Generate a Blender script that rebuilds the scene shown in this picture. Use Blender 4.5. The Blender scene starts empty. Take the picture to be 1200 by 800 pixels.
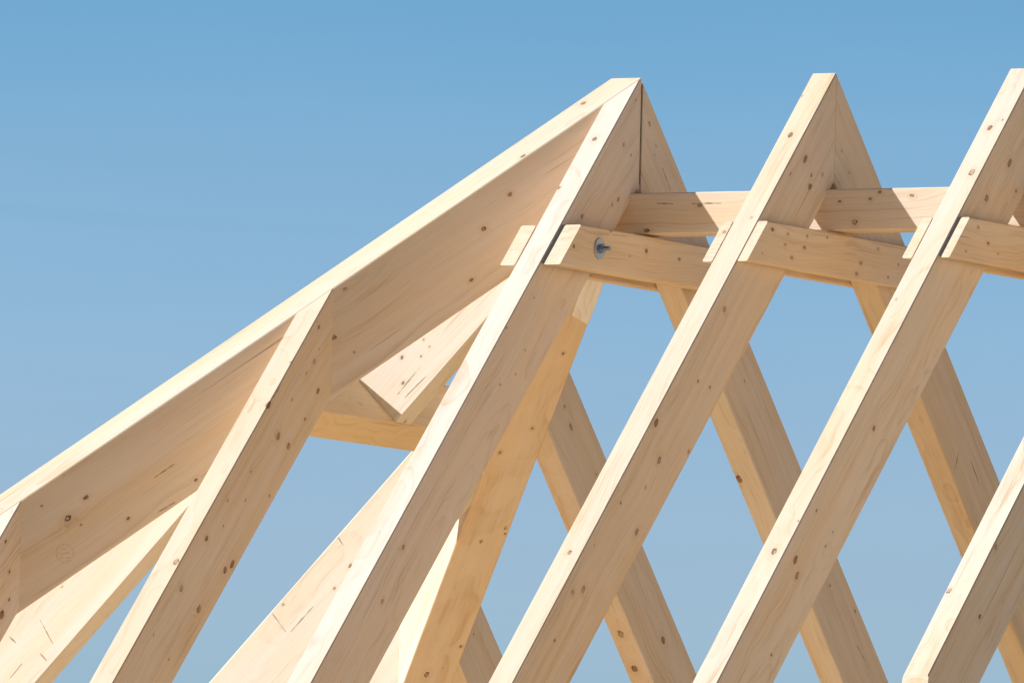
import bpy, bmesh, math, random
from mathutils import Vector, Matrix
random.seed(4)
scene = bpy.context.scene
col = scene.collection

# ------------------------------------------------------------------ dimensions (metres)
S = 0.625                      # rafter spacing
T, TH = 0.9832, 1.0244         # slope of the main roof planes, slope of the hip end
XA = -0.0975                   # where the hip lines meet the ridge
W = 0.0772                     # rafter width
D = 0.3108                     # plumb depth of rafters
HW, HD = 0.0729, 0.3164        # hip half width, plumb depth
Q = TH / T
NQ = math.hypot(1, Q)
GROUND_Z, FLOOR_Z, EAVE = -5.55, -2.95, 2.75

# ------------------------------------------------------------------ helpers
def new_nodes(m):
    m.use_nodes = True
    nt = m.node_tree
    nt.nodes.clear()
    return nt

class NT:
    def __init__(s, nt): s.nt = nt
    def n(s, typ, **kw):
        nd = s.nt.nodes.new(typ)
        for k, v in kw.items():
            if k == 'ins':
                for i, x in v.items():
                    if hasattr(x, 'is_linked') or isinstance(x, bpy.types.NodeSocket): s.nt.links.new(x, nd.inputs[i])
                    else: nd.inputs[i].default_value = x
            else: setattr(nd, k, v)
        return nd
    def m(s, op, a, b=0.0, c=0.0, clamp=False):
        nd = s.n('ShaderNodeMath', operation=op, use_clamp=clamp, ins={0: a, 1: b, 2: c}); return nd.outputs[0]
    def vm(s, op, a, b=(0, 0, 0)):
        nd = s.n('ShaderNodeVectorMath', operation=op, ins={0: a, 1: b}); return nd
    def ramp(s, fac, stops, interp='LINEAR'):
        nd = s.n('ShaderNodeValToRGB', ins={0: fac}); r = nd.color_ramp; r.interpolation = interp
        while len(r.elements) < len(stops): r.elements.new(0.5)
        for e, (p, c) in zip(r.elements, stops):
            e.position = p; e.color = (c if len(c) == 4 else (*c, 1)) if not isinstance(c, float) else (c, c, c, 1)
        return nd.outputs[0]
    def mix(s, fac, a, b, blend='MIX'):
        nd = s.n('ShaderNodeMix', data_type='RGBA', blend_type=blend, ins={0: fac, 6: a, 7: b}); return nd.outputs[2]
    def noise(s, vec, scale, detail=2.0, rough=0.5, dist=0.0):
        nd = s.n('ShaderNodeTexNoise', ins={'Vector': vec, 'Scale': scale, 'Detail': detail, 'Roughness': rough, 'Distortion': dist})
        return nd.outputs['Fac']
    def scale(s, vec, k): return s.vm('MULTIPLY', vec, k).outputs[0]

WOOD_CACHE = {}
def wood(name, knots=(), cracks=(), tone=(0.70, 0.605, 0.49), warm=0.0, ring=1.0, pith=(0.06, 0.10), seed=0.0, stamp=None):
    """Planed spruce: local x runs along the timber, y across, z through its depth.
    knots: (x, y, z, size) on the timber's own surface; cracks: (x, y, z, length, angle, axis)."""
    m = bpy.data.materials.new(name); nt = new_nodes(m); N = NT(nt)
    tc = N.n('ShaderNodeTexCoord').outputs['Object']
    off = N.vm('ADD', tc, (seed * 3.17, seed * 1.31, seed * 2.23)).outputs[0]
    # knot masks in timber space; they also push the growth rings aside
    core = None; halo = None
    for (kx, ky, kz, r) in knots:
        d = N.vm('SUBTRACT', tc, (kx, ky, kz)).outputs[0]
        el = 0.62 + 0.35 * ((kx * 977.0) % 1.0)          # each knot has its own proportions
        d = N.scale(d, (el * 1.15 / r, 1.35 / r, 1.35 / r))
        L = N.vm('LENGTH', d).outputs['Value']
        L = N.m('ADD', L, 0)
        core = L if core is None else N.m('MINIMUM', core, L)
    if core is None:
        core = N.m('ADD', 50.0, 0)
    wob = N.noise(N.scale(off, (150, 170, 170)), 1.0, 2.0)
    shp = N.noise(N.scale(off, (55, 75, 75)), 1.0, 1.0)
    kvar = N.noise(N.scale(off, (9, 14, 14)), 1.0, 0.0)
    corew = N.m('ADD', core, N.m('ADD', N.m('MULTIPLY', N.m('SUBTRACT', wob, 0.5), 0.9), N.m('MULTIPLY', N.m('SUBTRACT', shp, 0.5), 1.5)))
    kmask = N.n('ShaderNodeMapRange', interpolation_type='SMOOTHSTEP', ins={0: corew, 1: 1.0, 2: 0.7, 3: 0.0, 4: 1.0}).outputs[0]
    kring = N.n('ShaderNodeMapRange', interpolation_type='SMOOTHSTEP', ins={0: N.m('ABSOLUTE', N.m('SUBTRACT', corew, 0.9)), 1: 0.28, 2: 0.05, 3: 0.0, 4: 1.0}).outputs[0]
    khalo = N.n('ShaderNodeMapRange', interpolation_type='SMOOTHSTEP', ins={0: core, 1: 3.6, 2: 0.8, 3: 0.0, 4: 1.0}).outputs[0]
    # small random pin knots
    vor = N.n('ShaderNodeTexVoronoi', ins={'Vector': N.scale(off, (4.2, 8.5, 8.5)), 'Scale': 1.0})
    pick = N.n('ShaderNodeSeparateColor', ins={0: vor.outputs['Color']})
    pinr = N.m('MULTIPLY', N.m('POWER', pick.outputs[0], 3.0), 0.05)
    pin = N.m('MULTIPLY', N.n('ShaderNodeMapRange', interpolation_type='SMOOTHSTEP', ins={0: N.m('SUBTRACT', vor.outputs['Distance'], pinr), 1: 0.035, 2: 0.0, 3: 0.0, 4: 1.0}).outputs[0], N.m('GREATER_THAN', pick.outputs[1], 0.6))
    pinh = N.m('MULTIPLY', N.n('ShaderNodeMapRange', interpolation_type='SMOOTHSTEP', ins={0: N.m('SUBTRACT', vor.outputs['Distance'], pinr), 1: 0.28, 2: 0.0, 3: 0.0, 4: 1.0}).outputs[0], N.m('GREATER_THAN', pick.outputs[1], 0.6))
    # growth rings round a pith line, wandering along the length
    sx = N.n('ShaderNodeSeparateXYZ', ins={0: off})
    wander = N.noise(N.scale(off, (1.3, 2.0, 2.0)), 1.0, 3.0, 0.55)
    wander2 = N.noise(N.scale(off, (2.2, 22, 22)), 1.0, 2.0, 0.5)
    lx = N.n('ShaderNodeSeparateXYZ', ins={0: tc})
    yy = N.m('SUBTRACT', lx.outputs[1], pith[0]); zz = N.m('SUBTRACT', lx.outputs[2], pith[1])
    rad = N.m('SQRT', N.m('ADD', N.m('MULTIPLY', yy, yy), N.m('MULTIPLY', zz, zz)))
    rad = N.m('ADD', rad, N.m('MULTIPLY', N.m('SUBTRACT', wander, 0.5), 0.16))
    rad = N.m('ADD', rad, N.m('MULTIPLY', N.m('SUBTRACT', wander2, 0.5), 0.006))
    rad = N.m('ADD', rad, N.m('MULTIPLY', N.m('ADD', khalo, N.m('MULTIPLY', pinh, 0.5)), 0.022))
    saw = N.m('FRACT', N.m('MULTIPLY', rad, 95.0))
    late = N.m('POWER', saw, 3.0)                                       # dark latewood at the end of each ring
    band = N.noise(N.m('MULTIPLY', rad, 1.0), 1.0)                       # slow band change between rings
    rb = N.n('ShaderNodeTexNoise', noise_dimensions='1D', ins={'W': N.m('MULTIPLY', rad, 60.0), 'Scale': 1.0, 'Detail': 2.0}).outputs['Fac']
    fibre = N.noise(N.scale(off, (9, 330, 330)), 1.0, 3.0, 0.6)
    streak = N.noise(N.scale(off, (1.1, 42, 42)), 1.0, 3.0, 0.6)
    blotch = N.noise(N.scale(off, (3, 8, 8)), 1.0, 3.0, 0.6)
    a = Vector(tone)
    light = (min(1, a.x * 1.07), min(1, a.y * 1.09), min(1, a.z * 1.13)); dark = (a.x * 0.82, a.y * 0.71, a.z * 0.56)
    f = N.m('ADD', N.m('MULTIPLY', late, 0.34 * ring), N.m('MULTIPLY', N.m('SUBTRACT', rb, 0.45), 1.0 * ring))
    f = N.m('ADD', f, N.m('MULTIPLY', N.m('SUBTRACT', streak, 0.5), 1.15))
    f = N.m('ADD', f, N.m('MULTIPLY', N.m('SUBTRACT', fibre, 0.5), 0.7))
    f = N.m('ADD', f, N.m('MULTIPLY', N.m('SUBTRACT', blotch, 0.5), 0.95))
    f = N.m('ADD', f, 0.24 + warm, clamp=True)
    c = N.ramp(f, [(0.0, light), (0.5, (a.x, a.y, a.z)), (1.0, dark)])
    hue = N.noise(N.scale(N.vm('ADD', off, (3.3, 9.1, 1.7)).outputs[0], (0.9, 11, 11)), 1.0, 2.0, 0.5)
    c = N.mix(N.ramp(hue, [(0.42, 0.0), (0.68, 0.65)]), c, (1.02, 0.92, 0.74, 1), 'MULTIPLY')
    # resin streaks and a few long seasoning checks
    res = N.noise(N.scale(N.vm('ADD', off, (7.3, 2.1, 5.7)).outputs[0], (2.0, 60, 60)), 1.0, 1.0)
    resm = N.n('ShaderNodeMapRange', interpolation_type='SMOOTHSTEP', ins={0: res, 1: 0.72, 2: 0.80, 3: 0.0, 4: 0.35}).outputs[0]
    c = N.mix(resm, c, (a.x * 0.62, a.y * 0.42, a.z * 0.26, 1))
    chk = N.noise(N.scale(N.vm('ADD', off, (1.3, 4.4, 8.2)).outputs[0], (3.0, 170, 170)), 1.0, 0.0)
    chkm = N.n('ShaderNodeMapRange', interpolation_type='SMOOTHSTEP', ins={0: chk, 1: 0.83, 2: 0.90, 3: 0.0, 4: 0.6}).outputs[0]
    c = N.mix(chkm, c, (0.26, 0.14, 0.07, 1))
    c = N.mix(N.m('MULTIPLY', khalo, 0.22), c, (a.x * 0.80, a.y * 0.60, a.z * 0.40, 1))
    c = N.mix(N.m('MULTIPLY', pinh, 0.16), c, (a.x * 0.80, a.y * 0.62, a.z * 0.42, 1))
    c = N.mix(N.m('MULTIPLY', kmask, N.ramp(kvar, [(0.38, 0.45), (0.62, 0.92)])), c, (0.28, 0.15, 0.075, 1))
    c = N.mix(N.m('MULTIPLY', N.m('MULTIPLY', kring, N.ramp(shp, [(0.40, 0.0), (0.55, 1.0)])), 0.9), c, (0.05, 0.025, 0.014, 1))
    c = N.mix(N.m('MULTIPLY', pin, 0.8), c, (0.10, 0.05, 0.025, 1))
    # placed checks and cracks: thin dark lines
    for (kx, ky, kz, ln, dx, dy, dz) in cracks:
        d = N.vm('SUBTRACT', tc, (kx, ky, kz)).outputs[0]
        e1 = Vector((dx, dy, dz)).normalized()
        t = N.n('ShaderNodeVectorMath', operation='DOT_PRODUCT', ins={0: d, 1: tuple(e1)}).outputs['Value']
        proj = N.n('ShaderNodeVectorMath', operation='SCALE', ins={0: tuple(e1), 'Scale': t}).outputs[0]
        perp = N.vm('LENGTH', N.vm('SUBTRACT', d, proj).outputs[0]).outputs['Value']
        perp = N.m('ADD', perp, N.m('MULTIPLY', N.m('SUBTRACT', N.noise(N.scale(tc, (40, 40, 40)), 1.0, 2.0), 0.5), 0.006))
        th = N.m('MULTIPLY', N.m('SUBTRACT', 1.0, N.m('ABSOLUTE', N.m('DIVIDE', t, ln / 2)), clamp=True), 0.0014)
        msk = N.n('ShaderNodeMapRange', interpolation_type='SMOOTHSTEP', ins={0: N.m('SUBTRACT', N.m('ABSOLUTE', perp), th), 1: 0.0014, 2: 0.0, 3: 0.0, 4: 1.0}).outputs[0]
        msk = N.m('MULTIPLY', msk, N.m('LESS_THAN', N.m('ABSOLUTE', t), ln / 2))
        c = N.mix(N.m('MULTIPLY', msk, 0.7), c, (0.20, 0.09, 0.045, 1))
    if stamp:                                                            # faint worn round grading stamp with three bars
        d = N.vm('SUBTRACT', tc, stamp).outputs[0]
        q = N.n('ShaderNodeSeparateXYZ', ins={0: d})
        # turn to the level: the stamp sits upright, the timber slopes
        ca, sa = math.cos(math.radians(31)), math.sin(math.radians(31))
        u = N.m('ADD', N.m('MULTIPLY', q.outputs[0], ca), N.m('MULTIPLY', q.outputs[2], sa))
        v = N.m('SUBTRACT', N.m('MULTIPLY', q.outputs[2], ca), N.m('MULTIPLY', q.outputs[0], sa))
        rr = N.m('SQRT', N.m('ADD', N.m('MULTIPLY', u, u), N.m('MULTIPLY', v, v)))
        ringm = N.m('LESS_THAN', N.m('ABSOLUTE', N.m('SUBTRACT', rr, 0.025)), 0.0016)
        bars = N.m('MULTIPLY', N.m('LESS_THAN', N.m('ABSOLUTE', N.m('SUBTRACT', N.m('FRACT', N.m('ADD', N.m('DIVIDE', v, 0.013), 0.5)), 0.5)), 0.16), N.m('LESS_THAN', rr, 0.020))
        worn = N.ramp(N.noise(tc, 160.0, 2.0), [(0.35, 0.0), (0.6, 1.0)])
        c = N.mix(N.m('MULTIPLY', N.m('MULTIPLY', N.m('MAXIMUM', ringm, bars), worn), 0.28), c, (0.30, 0.17, 0.10, 1))
    b = N.n('ShaderNodeBsdfPrincipled', ins={'Base Color': c, 'Roughness': 0.62})
    b.inputs['Specular IOR Level'].default_value = 0.28
    h = N.m('ADD', N.m('MULTIPLY', fibre, 0.5), N.m('MULTIPLY', streak, 0.5))
    h = N.m('SUBTRACT', h, N.m('MULTIPLY', late, 0.25))
    h = N.m('SUBTRACT', h, N.m('MULTIPLY', kring, 0.6))
    bp = N.n('ShaderNodeBump', ins={'Strength': 0.22, 'Distance': 0.0015, 'Height': h})
    nt.links.new(bp.outputs[0], b.inputs['Normal'])
    o = N.n('ShaderNodeOutputMaterial'); nt.links.new(b.outputs[0], o.inputs[0])
    return m

def metal(name, colr, rough):
    m = bpy.data.materials.new(name); nt = new_nodes(m); N = NT(nt)
    tc = N.n('ShaderNodeTexCoord').outputs['Object']
    nz = N.noise(N.scale(tc, (300, 300, 300)), 1.0, 3.0)
    c = N.mix(nz, (*[x * 0.75 for x in colr], 1), (*colr, 1))
    b = N.n('ShaderNodeBsdfPrincipled', ins={'Base Color': c, 'Metallic': 0.9, 'Roughness': N.m('MULTIPLY_ADD', nz, 0.25, rough)})
    o = N.n('ShaderNodeOutputMaterial'); nt.links.new(b.outputs[0], o.inputs[0])
    return m

def plain(name, c1, c2, sc, rough=0.9):
    m = bpy.data.materials.new(name); nt = new_nodes(m); N = NT(nt)
    tc = N.n('ShaderNodeTexCoord').outputs['Object']
    nz = N.noise(tc, sc, 6.0, 0.6)
    c = N.mix(N.ramp(nz, [(0.3, 0.0), (0.7, 1.0)]), (*c1, 1), (*c2, 1))
    b = N.n('ShaderNodeBsdfPrincipled', ins={'Base Color': c, 'Roughness': rough})
    o = N.n('ShaderNodeOutputMaterial'); nt.links.new(b.outputs[0], o.inputs[0])
    return m

def frame(origin, xd, zd):
    x = Vector(xd).normalized(); z = Vector(zd); z = (z - x * z.dot(x)).normalized(); y = z.cross(x)
    M = Matrix((x, y, z)).transposed().to_4x4(); M.translation = Vector(origin); return M

root = bpy.data.objects.new('timber_frame', None); col.objects.link(root)
root['label'] = 'pale spruce roof frame of hip, common and jack rafters joined by collar ties'
root['category'] = 'timber frame'

def solid(name, M, lo, hi, clips, mat, parent=root, bevel=0.0032, label=None):
    """A planed timber: box lo..hi in its own frame M, cut by world half-spaces (point, outward normal)."""
    bm = bmesh.new()
    vs = [bm.verts.new((x, y, z)) for x in (lo[0], hi[0]) for y in (lo[1], hi[1]) for z in (lo[2], hi[2])]
    for f in ((0, 1, 3, 2), (4, 6, 7, 5), (0, 4, 5, 1), (2, 3, 7, 6), (0, 2, 6, 4), (1, 5, 7, 3)):
        bm.faces.new([vs[i] for i in f])
    Mi = M.inverted(); R = M.to_3x3().transposed()
    for (co, no) in clips:
        r = bmesh.ops.bisect_plane(bm, geom=bm.verts[:] + bm.edges[:] + bm.faces[:], plane_co=Mi @ Vector(co),
                                   plane_no=(R @ Vector(no)).normalized(), clear_outer=True, dist=1e-6)
        ed = [e for e in r['geom_cut'] if isinstance(e, bmesh.types.BMEdge)]
        if ed:
            bmesh.ops.contextual_create(bm, geom=ed)
    bmesh.ops.remove_doubles(bm, verts=bm.verts[:], dist=1e-5)
    bmesh.ops.recalc_face_normals(bm, faces=bm.faces[:])
    if bevel:
        ar = [e for e in bm.edges if abs((e.verts[1].co - e.verts[0].co).normalized().x) > 0.999]
        bmesh.ops.bevel(bm, geom=ar, offset=bevel, segments=1, affect='EDGES', clamp_overlap=True)
    me = bpy.data.meshes.new(name); bm.to_mesh(me); bm.free()
    me.materials.append(mat)
    o = bpy.data.objects.new(name, me); col.objects.link(o)
    o.matrix_world = M
    if parent is not None:
        o.parent = parent
        if parent is not root: o.matrix_parent_inverse = parent.matrix_world.inverted()
    if label: o['label'] = label
    return o

# hip planes in plan: axis from (XA, 0) towards (-1, +-Q)
def hip_side(sign, side):
    """sign -1: hip over the near roof corner, +1: over the far one. side +1: face towards the main roof."""
    nrm = Vector((Q, sign * 1.0, 0)).normalized() * side
    return Vector((XA, 0, 0)) + nrm * HW, nrm

# MARKS BEGIN
KNOTS = {
    'near0': [
        (0.2742, -0.0036, 0, 0.0098),
        (0.4902, -0.0336, -0, 0.007),
        (0.0689, 0.0386, -0.0266, 0.0036),
        (0.2108, 0.0386, -0.0754, 0.007),
        (0.1957, 0.0386, -0.1257, 0.0036),
        (0.3405, 0.0386, -0.17, 0.0065),
        (0.3784, 0.0386, -0.1575, 0.005),
        (0.5433, 0.0386, -0.0645, 0.0084),
        (0.9181, 0.0386, -0.049, 0.0036),
        (1.0989, 0.0386, -0.0072, 0.0036),
        (1.0561, 0.0386, -0.1249, 0.0036),
        (1.146, 0.0386, -0.1384, 0.0036),
        (1.2349, 0.0386, -0.1006, 0.0042),
        (1.9676, 0.0386, -0.0673, 0.0084),
        (2.1579, 0.0386, -0.1, 0.007),
    ],
    'near1': [
        (0.2747, -0.0037, -0, 0.0098),
        (0.1006, -0.0342, 0, 0.0036),
        (0.6407, 0.0122, -0, 0.005),
        (2.0742, 0.0002, -0, 0.0084),
        (0.3144, 0.0386, -0.057, 0.0112),
        (0.4125, 0.0386, -0.0296, 0.0056),
        (0.3155, 0.0386, -0.1159, 0.0056),
        (0.2597, 0.0386, -0.1586, 0.007),
        (0.3427, 0.0386, -0.1344, 0.0112),
        (1.5028, 0.0386, -0.0207, 0.0126),
        (1.5582, 0.0386, -0.11, 0.0112),
        (1.2343, 0.0386, -0.0984, 0.0056),
        (1.19, 0.0386, -0.1578, 0.0056),
        (1.6705, 0.0386, -0.1131, 0.0042),
        (1.8105, 0.0386, -0.0485, 0.0056),
        (1.7925, 0.0386, -0.1697, 0.0098),
        (2.0062, 0.0386, -0.0329, 0.0036),
        (2.1356, 0.0386, -0.0801, 0.0112),
        (2.1872, 0.0386, -0.0476, 0.0084),
        (1.4077, 0.0386, -0.2078, 0.0056),
        (2.3548, 0.0386, -0.0745, 0.0056),
        (0.9792, 0.0386, -0.0523, 0.0098),
    ],
    'collar1l': [
        (-0.4989, -0.0058, 0.029, 0.0084),
    ],
    'near2': [
        (0.2641, -0.0055, -0, 0.0084),
        (0.2295, 0.0218, -0, 0.0036),
        (0.4598, 0.0105, -0, 0.0112),
        (1.0102, -0.0203, -0, 0.0042),
        (2.075, 0.0042, -0, 0.0112),
        (1.9493, 0.0312, -0, 0.0036),
        (0.303, 0.0386, -0.0963, 0.0112),
        (0.4819, 0.0386, -0.0769, 0.0126),
        (0.3233, 0.0386, -0.1821, 0.0056),
        (1.4447, 0.0386, -0.1006, 0.0084),
        (2.0451, 0.0386, -0.0573, 0.0112),
        (1.8598, 0.0386, -0.0403, 0.0042),
        (1.8816, 0.0386, -0.1494, 0.0042),
        (1.8231, 0.0386, -0.1492, 0.0036),
        (2.0658, 0.0386, -0.096, 0.0112),
        (2.3249, 0.0386, -0.1561, 0.0056),
    ],
    'near3': [
        (2.2441, -0.0276, -0, 0.0098),
        (2.0509, 0.0386, -0.0117, 0.0084),
        (2.2504, 0.0386, -0.0864, 0.0084),
    ],
    'near_jack1': [
        (1.426, 0.0379, -0.0025, 0.0112),
        (1.2433, 0.0337, -0, 0.0036),
        (2.1019, 0.0249, -0, 0.0112),
        (1.059, 0.0386, -0.0271, 0.007),
        (1.1438, 0.0386, -0.0812, 0.0079),
        (1.1003, 0.0386, -0.0737, 0.0036),
        (1.2013, 0.0386, -0.0767, 0.0036),
        (1.3154, 0.0386, -0.0777, 0.0042),
        (1.1834, 0.0386, -0.1583, 0.0084),
        (1.293, 0.0386, -0.1689, 0.005),
        (1.4445, 0.0386, -0.1034, 0.0112),
        (1.4175, 0.0386, -0.1628, 0.0112),
        (1.9477, 0.0386, -0.0489, 0.0098),
        (1.9259, 0.0386, -0.1832, 0.0112),
        (1.8844, 0.0386, -0.1984, 0.0112),
        (1.7842, 0.0386, -0.0484, 0.0042),
        (1.7076, 0.0386, -0.1144, 0.0042),
        (1.6306, 0.0386, -0.075, 0.0036),
        (1.594, 0.0386, -0.1952, 0.0042),
        (1.8513, 0.0386, -0.085, 0.0036),
        (2.1472, 0.0386, -0.0581, 0.0112),
        (2.11, 0.0386, -0.1661, 0.0126),
        (2.35, 0.0386, -0.0507, 0.0036),
        (2.3311, 0.0386, -0.1585, 0.0036),
    ],
    'near_jack2': [
        (1.9774, 0.0386, -0.027, 0.007),
        (2.0182, 0.0386, -0.1042, 0.0056),
        (2.0723, 0.0386, -0.1618, 0.0062),
        (2.1307, 0.0386, -0.1664, 0.014),
    ],
    'hip_near': [
        (0.4652, 0.0729, -0.1037, 0.007),
        (0.5852, 0.0729, -0.1426, 0.0084),
        (0.6981, 0.0729, -0.2436, 0.0056),
        (1.0291, 0.0729, -0.0618, 0.0056),
        (1.1336, 0.0729, -0.1588, 0.009),
        (1.1064, 0.0729, -0.2247, 0.0036),
        (2.0012, 0.0729, -0.1357, 0.007),
        (2.1227, 0.0729, -0.0856, 0.0036),
        (2.0781, 0.0729, -0.1561, 0.0112),
        (1.9299, 0.0729, -0.2523, 0.0056),
        (2.0556, 0.0729, -0.1922, 0.0036),
        (1.7018, 0.0729, -0.2708, 0.0056),
        (0.1166, 0.0213, -0.0118, 0.0084),
        (0.3676, 0.0634, -0.0352, 0.007),
    ],
    'king': [
        (1.0128, 0.0434, -0.0994, 0.0062),
        (0.929, 0.0434, -0.1426, 0.0036),
        (0.9677, 0.0434, -0.1425, 0.0036),
        (0.9283, 0.0434, -0.1147, 0.0042),
        (1.0608, 0.0434, -0.1552, 0.0056),
        (1.1481, -0.0015, -0.22, 0.0056),
    ],
    'end_jack1': [
        (2.0024, 0.0434, -0.0852, 0.0036),
    ],
    'end_jack2': [
        (1.7887, 0.0434, -0.0959, 0.007),
        (1.871, 0.0434, -0.1046, 0.0056),
        (2.0234, 0.0434, -0.0155, 0.0056),
    ],
    'hip_far': [
        (0.8795, -0.0325, -0.2985, 0.0056),
        (1.226, -0.0255, -0.2985, 0.0056),
        (1.3441, 0.0437, -0.2985, 0.0056),
        (1.6931, -0.0586, -0.2985, 0.0056),
        (2.3992, 0.0121, -0.2985, 0.0098),
        (1.7595, 0.0004, -0.2985, 0.0056),
        (2.3615, -0.0307, -0.2985, 0.0036),
        (1.719, -0.0637, -0.2985, 0.0042),
        (2.2586, -0.0591, -0.2985, 0.0056),
    ],
    'far_jack1': [
        (1.2285, -0.0386, -0.105, 0.0098),
        (1.158, -0.0386, -0.0945, 0.0056),
        (1.4362, -0.0386, -0.0776, 0.0036),
        (2.0772, -0.0386, -0.0926, 0.0126),
        (1.938, 0.0032, -0.2216, 0.0126),
        (2.0755, 0.0065, -0.2216, 0.0126),
    ],
    'far0': [
        (1.3348, 0.0276, -0.2216, 0.0112),
        (1.0638, -0.0386, -0.0998, 0.0036),
        (2.0305, -0.0386, -0.0229, 0.0056),
        (1.8655, -0.0386, -0.0938, 0.0042),
        (0.1304, -0.0386, -0.0512, 0.007),
        (0.2027, -0.0386, -0.0624, 0.0036),
        (0.2161, -0.0386, -0.087, 0.0036),
    ],
    'far1': [
        (0.1839, -0.0386, -0.1256, 0.0036),
        (0.2595, -0.0386, -0.1323, 0.0036),
    ],
    'far_jack2': [
        (2.051, -0.0386, -0.094, 0.0042),
    ],
    'collar0r': [
        (-0.0658, -0.0255, 0.0197, 0.0084),
        (0.1383, -0.0255, 0.0117, 0.0056),
        (-0.1671, -0.0255, -0.0039, 0.0036),
        (-0.5081, -0.0255, -0.0041, 0.007),
        (-0.2853, -0.0255, 0.057, 0.0056),
    ],
    'collar1r': [
        (-0.437, -0.015, 0.0393, 0.007),
        (-0.3416, -0.015, 0.0342, 0.005),
        (-0.356, -0.015, 0.0041, 0.005),
        (-0.2217, -0.015, 0.0387, 0.0056),
        (-0.2371, -0.015, 0.0051, 0.007),
        (-0.3151, -0.015, -0.0302, 0.0062),
        (-0.0971, -0.015, 0.0455, 0.0036),
        (-0.4967, -0.015, -0.0328, 0.0036),
        (0.1171, -0.015, -0.0099, 0.007),
        (0.0933, -0.015, -0.0429, 0.007),
        (0.357, -0.015, 0.0045, 0.0042),
        (0.2247, -0.015, 0.0382, 0.0042),
        (0.292, -0.015, -0.0373, 0.0042),
    ],
    'collar2r': [
        (-0.4125, -0.013, 0.0368, 0.0056),
        (-0.348, -0.013, -0.0023, 0.0056),
        (-0.284, -0.013, -0.0258, 0.0042),
        (-0.4864, -0.013, -0.0362, 0.0042),
    ],
    'ridge': [
        (0.3328, -0.0539, 0.0196, 0.0056),
        (0.1649, -0.0539, -0.0482, 0.007),
        (0.827, -0.0539, -0.0352, 0.0098),
        (0.8754, -0.0539, 0.0294, 0.005),
        (0.9046, -0.0539, 0.0482, 0.0056),
        (0.7783, -0.0539, 0.0238, 0.0042),
        (1.0072, -0.0539, 0.0359, 0.0056),
    ],
}
CRACKS = {
    'near_jack1': [
        (1.3638, 0.0386, -0.005, 0.0634, -0.9986, -0, -0.0531),
    ],
    'hip_near': [
        (1.8176, 0.0729, -0.2877, 0.0584, -0.9984, 0.0001, -0.057),
        (1.7658, 0.0729, -0.1992, 0.0756, -1, -0.0001, -0.0014),
    ],
    'king': [
        (1.0444, 0.0434, -0.1639, 0.1049, -0.9993, 0, 0.0383),
        (1.041, 0.0434, -0.1924, 0.0947, -0.9976, 0, -0.0692),
    ],
    'end_jack1': [
        (2.1278, 0.0434, -0.1413, 0.0814, 0.2227, -0, -0.9749),
        (2.1844, 0.042, -0.1949, 0.0496, -0.0142, -0.0556, -0.9983),
        (2.2208, 0.0434, -0.077, 0.0314, -0.0981, -0.0001, -0.9952),
        (2.2779, 0.0434, -0.1494, 0.0635, -0.9998, -0.0001, 0.0174),
    ],
    'end_jack2': [
        (2.0701, 0.0434, -0.0431, 0.073, 0.0898, 0, -0.996),
        (2.0061, 0.0434, -0.0912, 0.1126, -1, -0, -0.0077),
        (1.761, 0.0434, -0.0218, 0.0346, 0.1543, -0.0001, -0.988),
    ],
    'far0': [
        (2.1646, -0.0386, -0.0743, 0.1089, 0.9912, 0, 0.1326),
        (0.3153, -0.0386, -0.0774, 0.0852, 0.9974, -0, -0.0714),
    ],
    'far1': [
        (1.4277, -0.0386, -0.1041, 0.1007, 0.9985, 0, -0.0552),
        (1.3184, -0.0386, -0.1678, 0.0613, 0.3483, 0, -0.9374),
    ],
    'ridge': [
        (0.2218, -0.0539, 0.0275, 0.0521, 0.9992, -0.0001, -0.0412),
        (0.3531, -0.0539, 0.0255, 0.0956, 1, 0, -0.005),
    ],
    'trimmer': [
        (-0.1718, 0.0006, -0.1543, 0.026, 0.4054, 0, -0.9141),
    ],
}
# MARKS END
def marks(key):
    return dict(knots=KNOTS.get(key, []), cracks=CRACKS.get(key, []))

TONES = [(0.72, 0.602, 0.485), (0.735, 0.625, 0.515), (0.705, 0.575, 0.44), (0.73, 0.615, 0.52), (0.715, 0.585, 0.455)]
cnt = [0]
def wm(key, **kw):
    cnt[0] += 1; i = cnt[0]
    a = dict(tone=TONES[(i * 3) % 5], seed=float(i), pith=(random.uniform(-.05, .05), random.uniform(-.2, .05)), ring=random.uniform(.8, 1.2))
    a.update(kw); a.update(marks(key))
    return wood('spruce_' + key, **a)

DP = D / math.hypot(1, T)            # depth square to the slope
LS = EAVE * math.hypot(1, T)

def rafter(kind, k, sign, clips=(), key='', x1=LS, z_off=0.0, **kw):
    """sign -1: slope facing the viewer, +1: far slope."""
    M = frame((k * S - W / 2, 0, 0), (0, sign, -T), (0, sign * T, 1))
    return solid(kind, M, (-0.3, -W / 2, -DP), (x1, W / 2, 0), [((0, 0, 0), (0, -sign, 0))] + list(clips), wm(key, **kw))

near_plane = lambda g: ((0, -g, 0), (0, 1, 0))
far_plane = lambda g: ((0, g, 0), (0, -1, 0))

# ------------------------------------------------------------------ common rafters
for k in range(4):
    cl = []
    clf = []
    if k == 0:
        co, no = hip_side(-1, 1); cl.append((co + no * 0.0008, -no))
        co, no = hip_side(1, 1); clf.append((co + no * 0.0008, -no))
        cl.append(near_plane(0.001)); clf.append(far_plane(0.014))
    else:
        cl.append(near_plane(0.0005)); clf.append(far_plane(0.0012))
    if k == 3:
        cl.append(((k * S, -1.8445, T * -1.8445), (0, -1.0, 0.22)))
    rafter('common_rafter', k, -1, cl, 'near%d' % k)
    rafter('common_rafter', k, 1, clf, 'far%d' % k)

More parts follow.
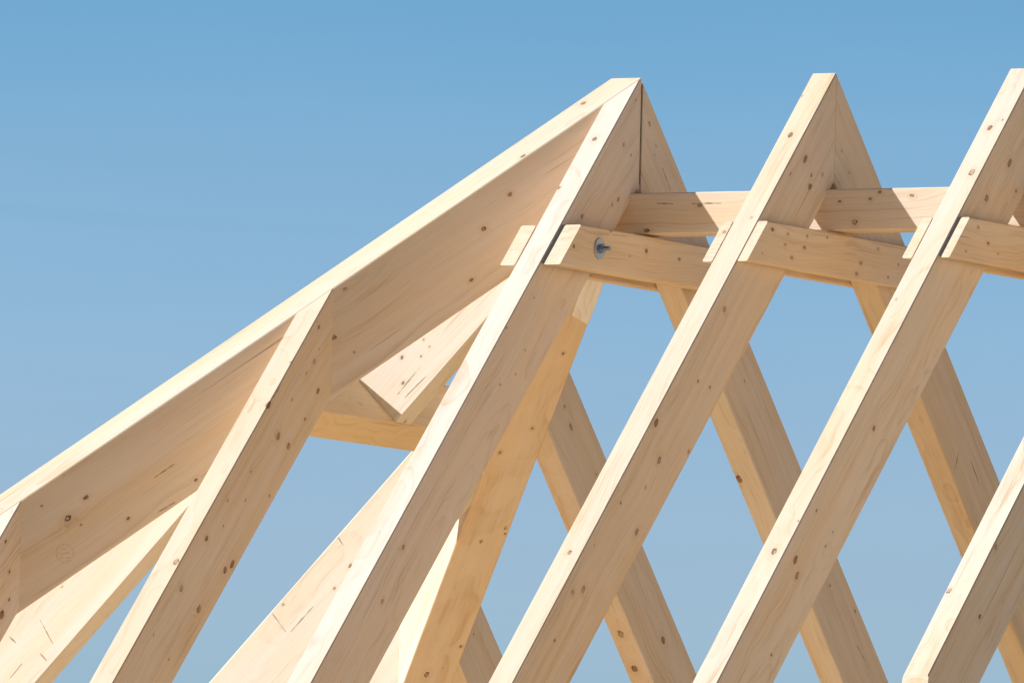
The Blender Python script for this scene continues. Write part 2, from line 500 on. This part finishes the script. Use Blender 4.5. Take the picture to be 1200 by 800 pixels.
# ------------------------------------------------------------------ jack rafters on the long slopes
for k in (-1, -2):
    co, no = hip_side(-1, 1)
    rafter('jack_rafter', k, -1, [(co + no * 0.0004, -no)], 'near_jack%d' % -k)
    co, no = hip_side(1, 1)
    rafter('jack_rafter', k, 1, [(co + no * 0.0004, -no)], 'far_jack%d' % -k)

# ------------------------------------------------------------------ hip rafters with a backed (two-way bevelled) top
for sign, key in ((-1, 'hip_near'), (1, 'hip_far')):
    xd = Vector((-1, sign * Q, -TH))
    M = frame((XA, 0, 0), xd, (0, 0, 1))
    zdrop = HD + T * HW / NQ
    c1, n1 = hip_side(sign, 1); c2, n2 = hip_side(sign, -1)
    zn = M.to_3x3() @ Vector((0, 0, 1))
    clips = [((0, 0, 0), (0, sign * T, 1)),                      # main roof plane
             ((XA, 0, 0), (-TH, 0, 1)),                          # hip end plane
             ((0, 0.0005 * sign, 0), (0, -sign, 0)),             # meets the other hip on the ridge line
             ((-0.0025, 0, 0), (1, 0, 0)),
             (Vector((XA, 0, -zdrop)), -zn)]
    hl = (EAVE / Q) * math.sqrt(1 + Q * Q + TH * TH)
    hipo = solid('hip_rafter', M, (-0.5, -HW, -0.6), (hl, HW, 0.5), clips, wm(key, ring=.7, tone=(.735, .605, .475), stamp=(2.140, 0.0729, -0.233) if sign < 0 else None), bevel=0.0026)

# ------------------------------------------------------------------ jack rafters of the hip end
WJ = 0.0868
DJ = 0.315 / math.hypot(1, TH)
XT, BT = -0.7476, 0.0955
for y0, key in ((-0.744, 'end_jack1'), (-0.0402, 'king'), (0.6758, 'end_jack2'), (1.305, 'end_jack3')):
    M = frame((XA, y0 + WJ / 2, 0), (-1, 0, -TH), (-TH, 0, 1))
    clips = []
    for sign in ((-1, 1) if key == 'king' else ((-1,) if y0 < 0 else (1,))):
        co, no = hip_side(sign, -1); clips.append((co + no * 0.0004, -no))
    if key == 'king':
        xn = Vector((-1, 0, -TH)).normalized()
        clips.append(((XT, 0, TH * (XT - XA) - 0.315), xn))
    solid('jack_rafter', M, (-0.2, -WJ / 2, -DJ), (LS, WJ / 2, 0), clips, wm(key, tone=(.71, .64, .545), ring=.7), label='short sunlit jack rafter cut off at the trimmer beam' if key == 'king' else None)

# ------------------------------------------------------------------ trimmer under the short centre jack
xn = Vector((-1, 0, -TH)).normalized(); zn = Vector((-TH, 0, 1)).normalized()
E = Vector((XT, 0, TH * (XT - XA) - 0.315))
M = frame(E + zn * DJ, (0, 1, 0), zn)                            # local y points down-slope
co1, no1 = hip_side(-1, -1)
solid('trimmer_beam', M, (-1.2, 0.0006, -DJ), (0.6752, BT + 0.0006, 0), [(co1 + no1 * 0.0006, -no1)], wm('trimmer', tone=(.74, .59, .40)))

# ------------------------------------------------------------------ collar ties, one on each side of a rafter pair
ZC, HC = 0.4602, 0.1226
collars = {}
CL = {(0, 1): 'collar tie with a bolt, washer and nut through its near end'}
for k in range(4):
    for side in (1, -1):
        gap, th = {(0, 1): (.013, .051), (0, -1): (.004, .046), (1, 1): (.001, .030), (1, -1): (.003, .030),
                   (2, 1): (.011, .026), (2, -1): (.003, .030)}.get((k, side), (.004, .030))
        xi = k * S + gap if side > 0 else k * S - W - gap - th
        M = frame((xi + th / 2, 0, -ZC - HC / 2), (0, 1, 0), (0, 0, 1))
        e = 0.002
        clips = [((0, 0, -e), (0, -T, 1)), ((0, 0, -e), (0, T, 1))]
        collars[(k, side)] = solid('collar_tie', M, (-1, -th / 2, -HC / 2), (1, th / 2, HC / 2), clips, wm('collar%d%s' % (k, 'r' if side > 0 else 'l'), pith=(.02, .3), tone=(.73, .59, .445)), label=CL.get((k, side)))

# ------------------------------------------------------------------ near-black strips added inside the open joints as painted shade
gap_shade_mat = plain('gap_shade', (.020, .018, .017), (.035, .030, .028), 60)
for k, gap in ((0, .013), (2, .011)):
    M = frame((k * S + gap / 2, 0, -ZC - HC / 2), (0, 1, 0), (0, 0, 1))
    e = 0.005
    solid('gap_shade_strip', M, (-1, -gap / 2 + .0005, -HC / 2 + .006), (-0.30, gap / 2 - .0005, HC / 2), [((0, 0, -e), (0, -T, 1)), ((0, 0, -e), (0, T, 1))], gap_shade_mat, bevel=0)
solid('joint_shade_strip', frame((-0.0035, 0.0072, -0.02), (0, 0, -1), (0, 1, 0)), (0, 0, -.0055), (.285, .06, .0055), [], gap_shade_mat, bevel=0)  # added dark sliver, stands in for the shade in the first ridge joint

# ------------------------------------------------------------------ ridge beam between the rafter pairs
ZP, HP, PW = 0.3361, 0.1173, 0.0539
M = frame((-W - 0.03, 0, -ZP - HP / 2), (1, 0, 0), (0, 0, 1))
solid('ridge_beam', M, (0, -PW, -HP / 2), (3 * S + W + 0.03, PW, HP / 2), [], wm('ridge', pith=(.1, .3)))

# ------------------------------------------------------------------ pale planed strip on the soffit of the far hip
ax = Vector((-1, Q, -TH)); bx = Vector((Q, 1, 0)) / NQ
base = Vector((XA, 0, -HD - T * HW / NQ))
zn2 = ax.cross(bx).normalized()
if zn2.z > 0: zn2 = -zn2
pts = [base + ax * a + bx * b for a, b in ((.13, .012), (.13, .0725), (.299, .0725), (.276, .0136))]
bm = bmesh.new()
M = frame(base, ax, (0, 0, 1)); Mi = M.inverted()
v1 = [bm.verts.new(Mi @ (p + zn2 * 0.0003)) for p in pts]; v2 = [bm.verts.new(Mi @ (p + zn2 * 0.004)) for p in pts]
bm.faces.new(v1); bm.faces.new(v2)
for i in range(4): bm.faces.new((v1[i], v1[(i + 1) % 4], v2[(i + 1) % 4], v2[i]))
bmesh.ops.recalc_face_normals(bm, faces=bm.faces[:])
me = bpy.data.meshes.new('packing_strip'); bm.to_mesh(me); bm.free()
o_label = 'paler grey planed strip on the orange hip underside'
me.materials.append(wm('strip', tone=(.84, .85, .90)))
o = bpy.data.objects.new('packing_strip', me); col.objects.link(o); o.matrix_world = M; o.parent = root; o['label'] = o_label

# ------------------------------------------------------------------ bolt through the first collar tie
zinc = metal('zinc_plate', (0.50, 0.58, 0.70), 0.30)
zdark = metal('zinc_dark', (0.34, 0.43, 0.58), 0.34)
def disc_prism(bm, r, n, x0, x1, hole=0, ph=0.0, ch=0.0):
    rings = []
    for x, rr in ((x0, r), (x1 - ch, r), (x1, r - ch)):
        rings.append([bm.verts.new((x, rr * math.cos(ph + 2 * math.pi * i / n), rr * math.sin(ph + 2 * math.pi * i / n))) for i in range(n)])
    for a, b in zip(rings, rings[1:]):
        for i in range(n): bm.faces.new((a[i], a[(i + 1) % n], b[(i + 1) % n], b[i]))
    bm.faces.new(rings[0][::-1]); bm.faces.new(rings[-1])
def hard(name, build, mat, loc, parent, label=None):
    bm = bmesh.new(); build(bm); bmesh.ops.recalc_face_normals(bm, faces=bm.faces[:])
    me = bpy.data.meshes.new(name); bm.to_mesh(me); bm.free(); me.materials.append(mat)
    o = bpy.data.objects.new(name, me); col.objects.link(o); o.matrix_world = Matrix.Translation(loc)
    o.parent = parent; o.matrix_parent_inverse = parent.matrix_world.inverted()
    return o
bx0 = Vector((0.0643, -0.3563, -0.5198))
c0 = collars[(0, 1)]
def rod(bm):
    n = 20; rings = []; x = 0.001; i = 0
    while x < 0.036:                                            # thread: alternating radii
        r = 0.0064 if i % 2 else 0.0054
        rings.append([bm.verts.new((x, r * math.cos(2 * math.pi * j / n), r * math.sin(2 * math.pi * j / n))) for j in range(n)])
        x += 0.0012; i += 1
    rings.append([bm.verts.new((x, .004 * math.cos(2 * math.pi * j / n), .004 * math.sin(2 * math.pi * j / n))) for j in range(n)])
    for a, b in zip(rings, rings[1:]):
        for j in range(n): bm.faces.new((a[j], a[(j + 1) % n], b[(j + 1) % n], b[j]))
    bm.faces.new(rings[0][::-1]); bm.faces.new(rings[-1])
hard('washer', lambda bm: disc_prism(bm, 0.031, 40, 0.0, 0.0045, ch=0.001), zinc, bx0, c0)
hard('nut', lambda bm: disc_prism(bm, 0.0145, 6, 0.0045, 0.0165, ph=.2, ch=0.001), zdark, bx0, c0)
hard('threaded_rod', rod, zdark, bx0, c0)

# ------------------------------------------------------------------ eaves: plates the rafters stand on, floor deck and ground
ez = -T * EAVE - D + 0.06
hx = XA - EAVE / Q
for nm, M_, lo, hi in (
    ('wall_plate', frame((0, -EAVE + .18, ez + .06), (1, 0, 0), (0, 0, 1)), (hx, -.07, -.12), (3.2, .07, 0)),
    ('wall_plate', frame((0, EAVE - .18, ez + .06), (1, 0, 0), (0, 0, 1)), (hx, -.07, -.12), (3.2, .07, 0)),
    ('wall_plate', frame((hx + .18, 0, ez + .055), (0, 1, 0), (0, 0, 1)), (-EAVE + .26, -.07, -.11), (EAVE - .26, .07, 0))):
    solid(nm, M_, lo, hi, [], wm('plate'))

def box(name, lo, hi, mat):
    bm = bmesh.new()
    bmesh.ops.create_cube(bm, size=1.0)
    for v in bm.verts: v.co = Vector([lo[i] + (v.co[i] + .5) * (hi[i] - lo[i]) for i in range(3)])
    me = bpy.data.meshes.new(name); bm.to_mesh(me); bm.free(); me.materials.append(mat)
    o = bpy.data.objects.new(name, me); col.objects.link(o); return o
fl = box('floor', (hx - .1, -EAVE - .05, FLOOR_Z - .25), (7.5, EAVE + .05, ez - .07), plain('board_deck', (.76, .53, .27), (.86, .61, .33), 3))
fl['kind'] = 'structure'
bm = bmesh.new(); G = 4000
vs = [bm.verts.new(p) for p in ((-G, -G, 0), (G, -G, 0), (G, G, 0), (-G, G, 0))]; bm.faces.new(vs)
me = bpy.data.meshes.new('ground'); bm.to_mesh(me); bm.free(); me.materials.append(plain('sandy_ground', (.58, .37, .15), (.68, .46, .22), 1.5))
g = bpy.data.objects.new('ground', me); g.location = (0, 0, GROUND_Z); col.objects.link(g); g['kind'] = 'structure'

# ------------------------------------------------------------------ light
ld = Vector((0.722, 0.435, -0.537)).normalized()                # direction the sunlight travels
sun = bpy.data.lights.new('sun', 'SUN'); sun.energy = 4.7; sun.angle = math.radians(0.53); sun.color = (1.0, 0.99, 0.965)
so = bpy.data.objects.new('sun', sun); col.objects.link(so); so.rotation_euler = ld.to_track_quat('-Z', 'Y').to_euler()
w = bpy.data.worlds.new('World'); scene.world = w; w.use_nodes = True
nt = w.node_tree; nt.nodes.clear(); N = NT(nt)
sky = nt.nodes.new('ShaderNodeTexSky'); sky.sky_type = 'NISHITA'; sky.sun_disc = False
sky.sun_elevation = math.asin(-ld.z); sky.sun_rotation = math.atan2(-ld.x, -ld.y)
sky.altitude = 0; sky.air_density = 1.0; sky.dust_density = 0.3; sky.ozone_density = 2.0
gen = N.n('ShaderNodeTexCoord').outputs['Generated']
sp = N.n('ShaderNodeSeparateXYZ', ins={0: gen})
grad = N.ramp(N.n('ShaderNodeMapRange', ins={0: sp.outputs[2], 1: 0.0, 2: 0.4}).outputs[0],
              [(0.09, (.48, .65, .94)), (.123, (.53, .67, .96)), (.152, (.58, .70, .985)), (.184, (.53, .70, .99)), (.211, (.465, .670, .945)), (.237, (.37, .63, .91)), (0.45, (.26, .31, .34)), (1.0, (.24, .28, .30))])
cv = N.scale(gen, (14, 14, 90))
cir = N.noise(cv, 1.0, 4.0, 0.55)
tint = N.mix(N.n('ShaderNodeMapRange', ins={0: cir, 1: 0.3, 2: 0.75, 3: 0.0, 4: 1.0}).outputs[0], (0.96, 0.975, 0.98, 1), (1.035, 1.02, 1.012, 1))
c = N.mix(1.0, sky.outputs[0], grad, 'MULTIPLY'); c = N.mix(1.0, c, tint, 'MULTIPLY')
# one thin old contrail, barely darker than the sky, low on the left
along = N.n('ShaderNodeVectorMath', operation='DOT_PRODUCT', ins={0: gen, 1: (math.cos(0.49), math.sin(0.49), 0)}).outputs['Value']
dz = N.m('SUBTRACT', sp.outputs[2], N.m('ADD', 0.0793, N.m('MULTIPLY', along, -0.045)))
dz = N.m('ADD', dz, N.m('MULTIPLY', N.m('SUBTRACT', N.noise(gen, 60.0, 2.0), 0.5), 0.0008))
trail = N.n('ShaderNodeMapRange', interpolation_type='SMOOTHSTEP', ins={0: N.m('ABSOLUTE', dz), 1: 0.0009, 2: 0.0001, 3: 0.0, 4: 1.0}).outputs[0]
fade = N.n('ShaderNodeMapRange', ins={0: along, 1: -0.005, 2: -0.025, 3: 0.0, 4: 1.0}).outputs[0]
c = N.mix(N.m('MULTIPLY', N.m('MULTIPLY', trail, fade), 0.55), c, (0.93, 0.955, 0.96, 1), 'MULTIPLY')
bg = N.n('ShaderNodeBackground', ins={0: c, 1: 0.0965})
wo = N.n('ShaderNodeOutputWorld'); nt.links.new(bg.outputs[0], wo.inputs[0])

# ------------------------------------------------------------------ camera: a long lens from the ground
YAW, PITCH, ROLL, FPX = 0.4906, 0.0728, 0.0238, 17069.26
cam = bpy.data.cameras.new('camera'); co = bpy.data.objects.new('camera', cam); col.objects.link(co)
r = Vector((math.cos(YAW), math.sin(YAW), 0)); fw = Vector((-math.sin(YAW) * math.cos(PITCH), math.cos(YAW) * math.cos(PITCH), math.sin(PITCH)))
u = r.cross(fw)
r2 = r * math.cos(ROLL) + u * math.sin(ROLL); u2 = -r * math.sin(ROLL) + u * math.cos(ROLL)
Mc = Matrix((r2, u2, -fw)).transposed().to_4x4(); Mc.translation = Vector((19.2171, -36.7215, -3.786))
co.matrix_world = Mc
cam.sensor_width = 36; cam.sensor_fit = 'HORIZONTAL'; cam.lens = FPX / 1200 * 36
cam.clip_start = 0.5; cam.clip_end = 20000
scene.camera = co
scene.cycles.max_bounces = 12; scene.cycles.diffuse_bounces = 7
vs_ = scene.view_settings
vs_.view_transform = 'Standard'; vs_.look = 'None'; vs_.gamma = 1.0; vs_.exposure = 0.42; vs_.use_curve_mapping = False
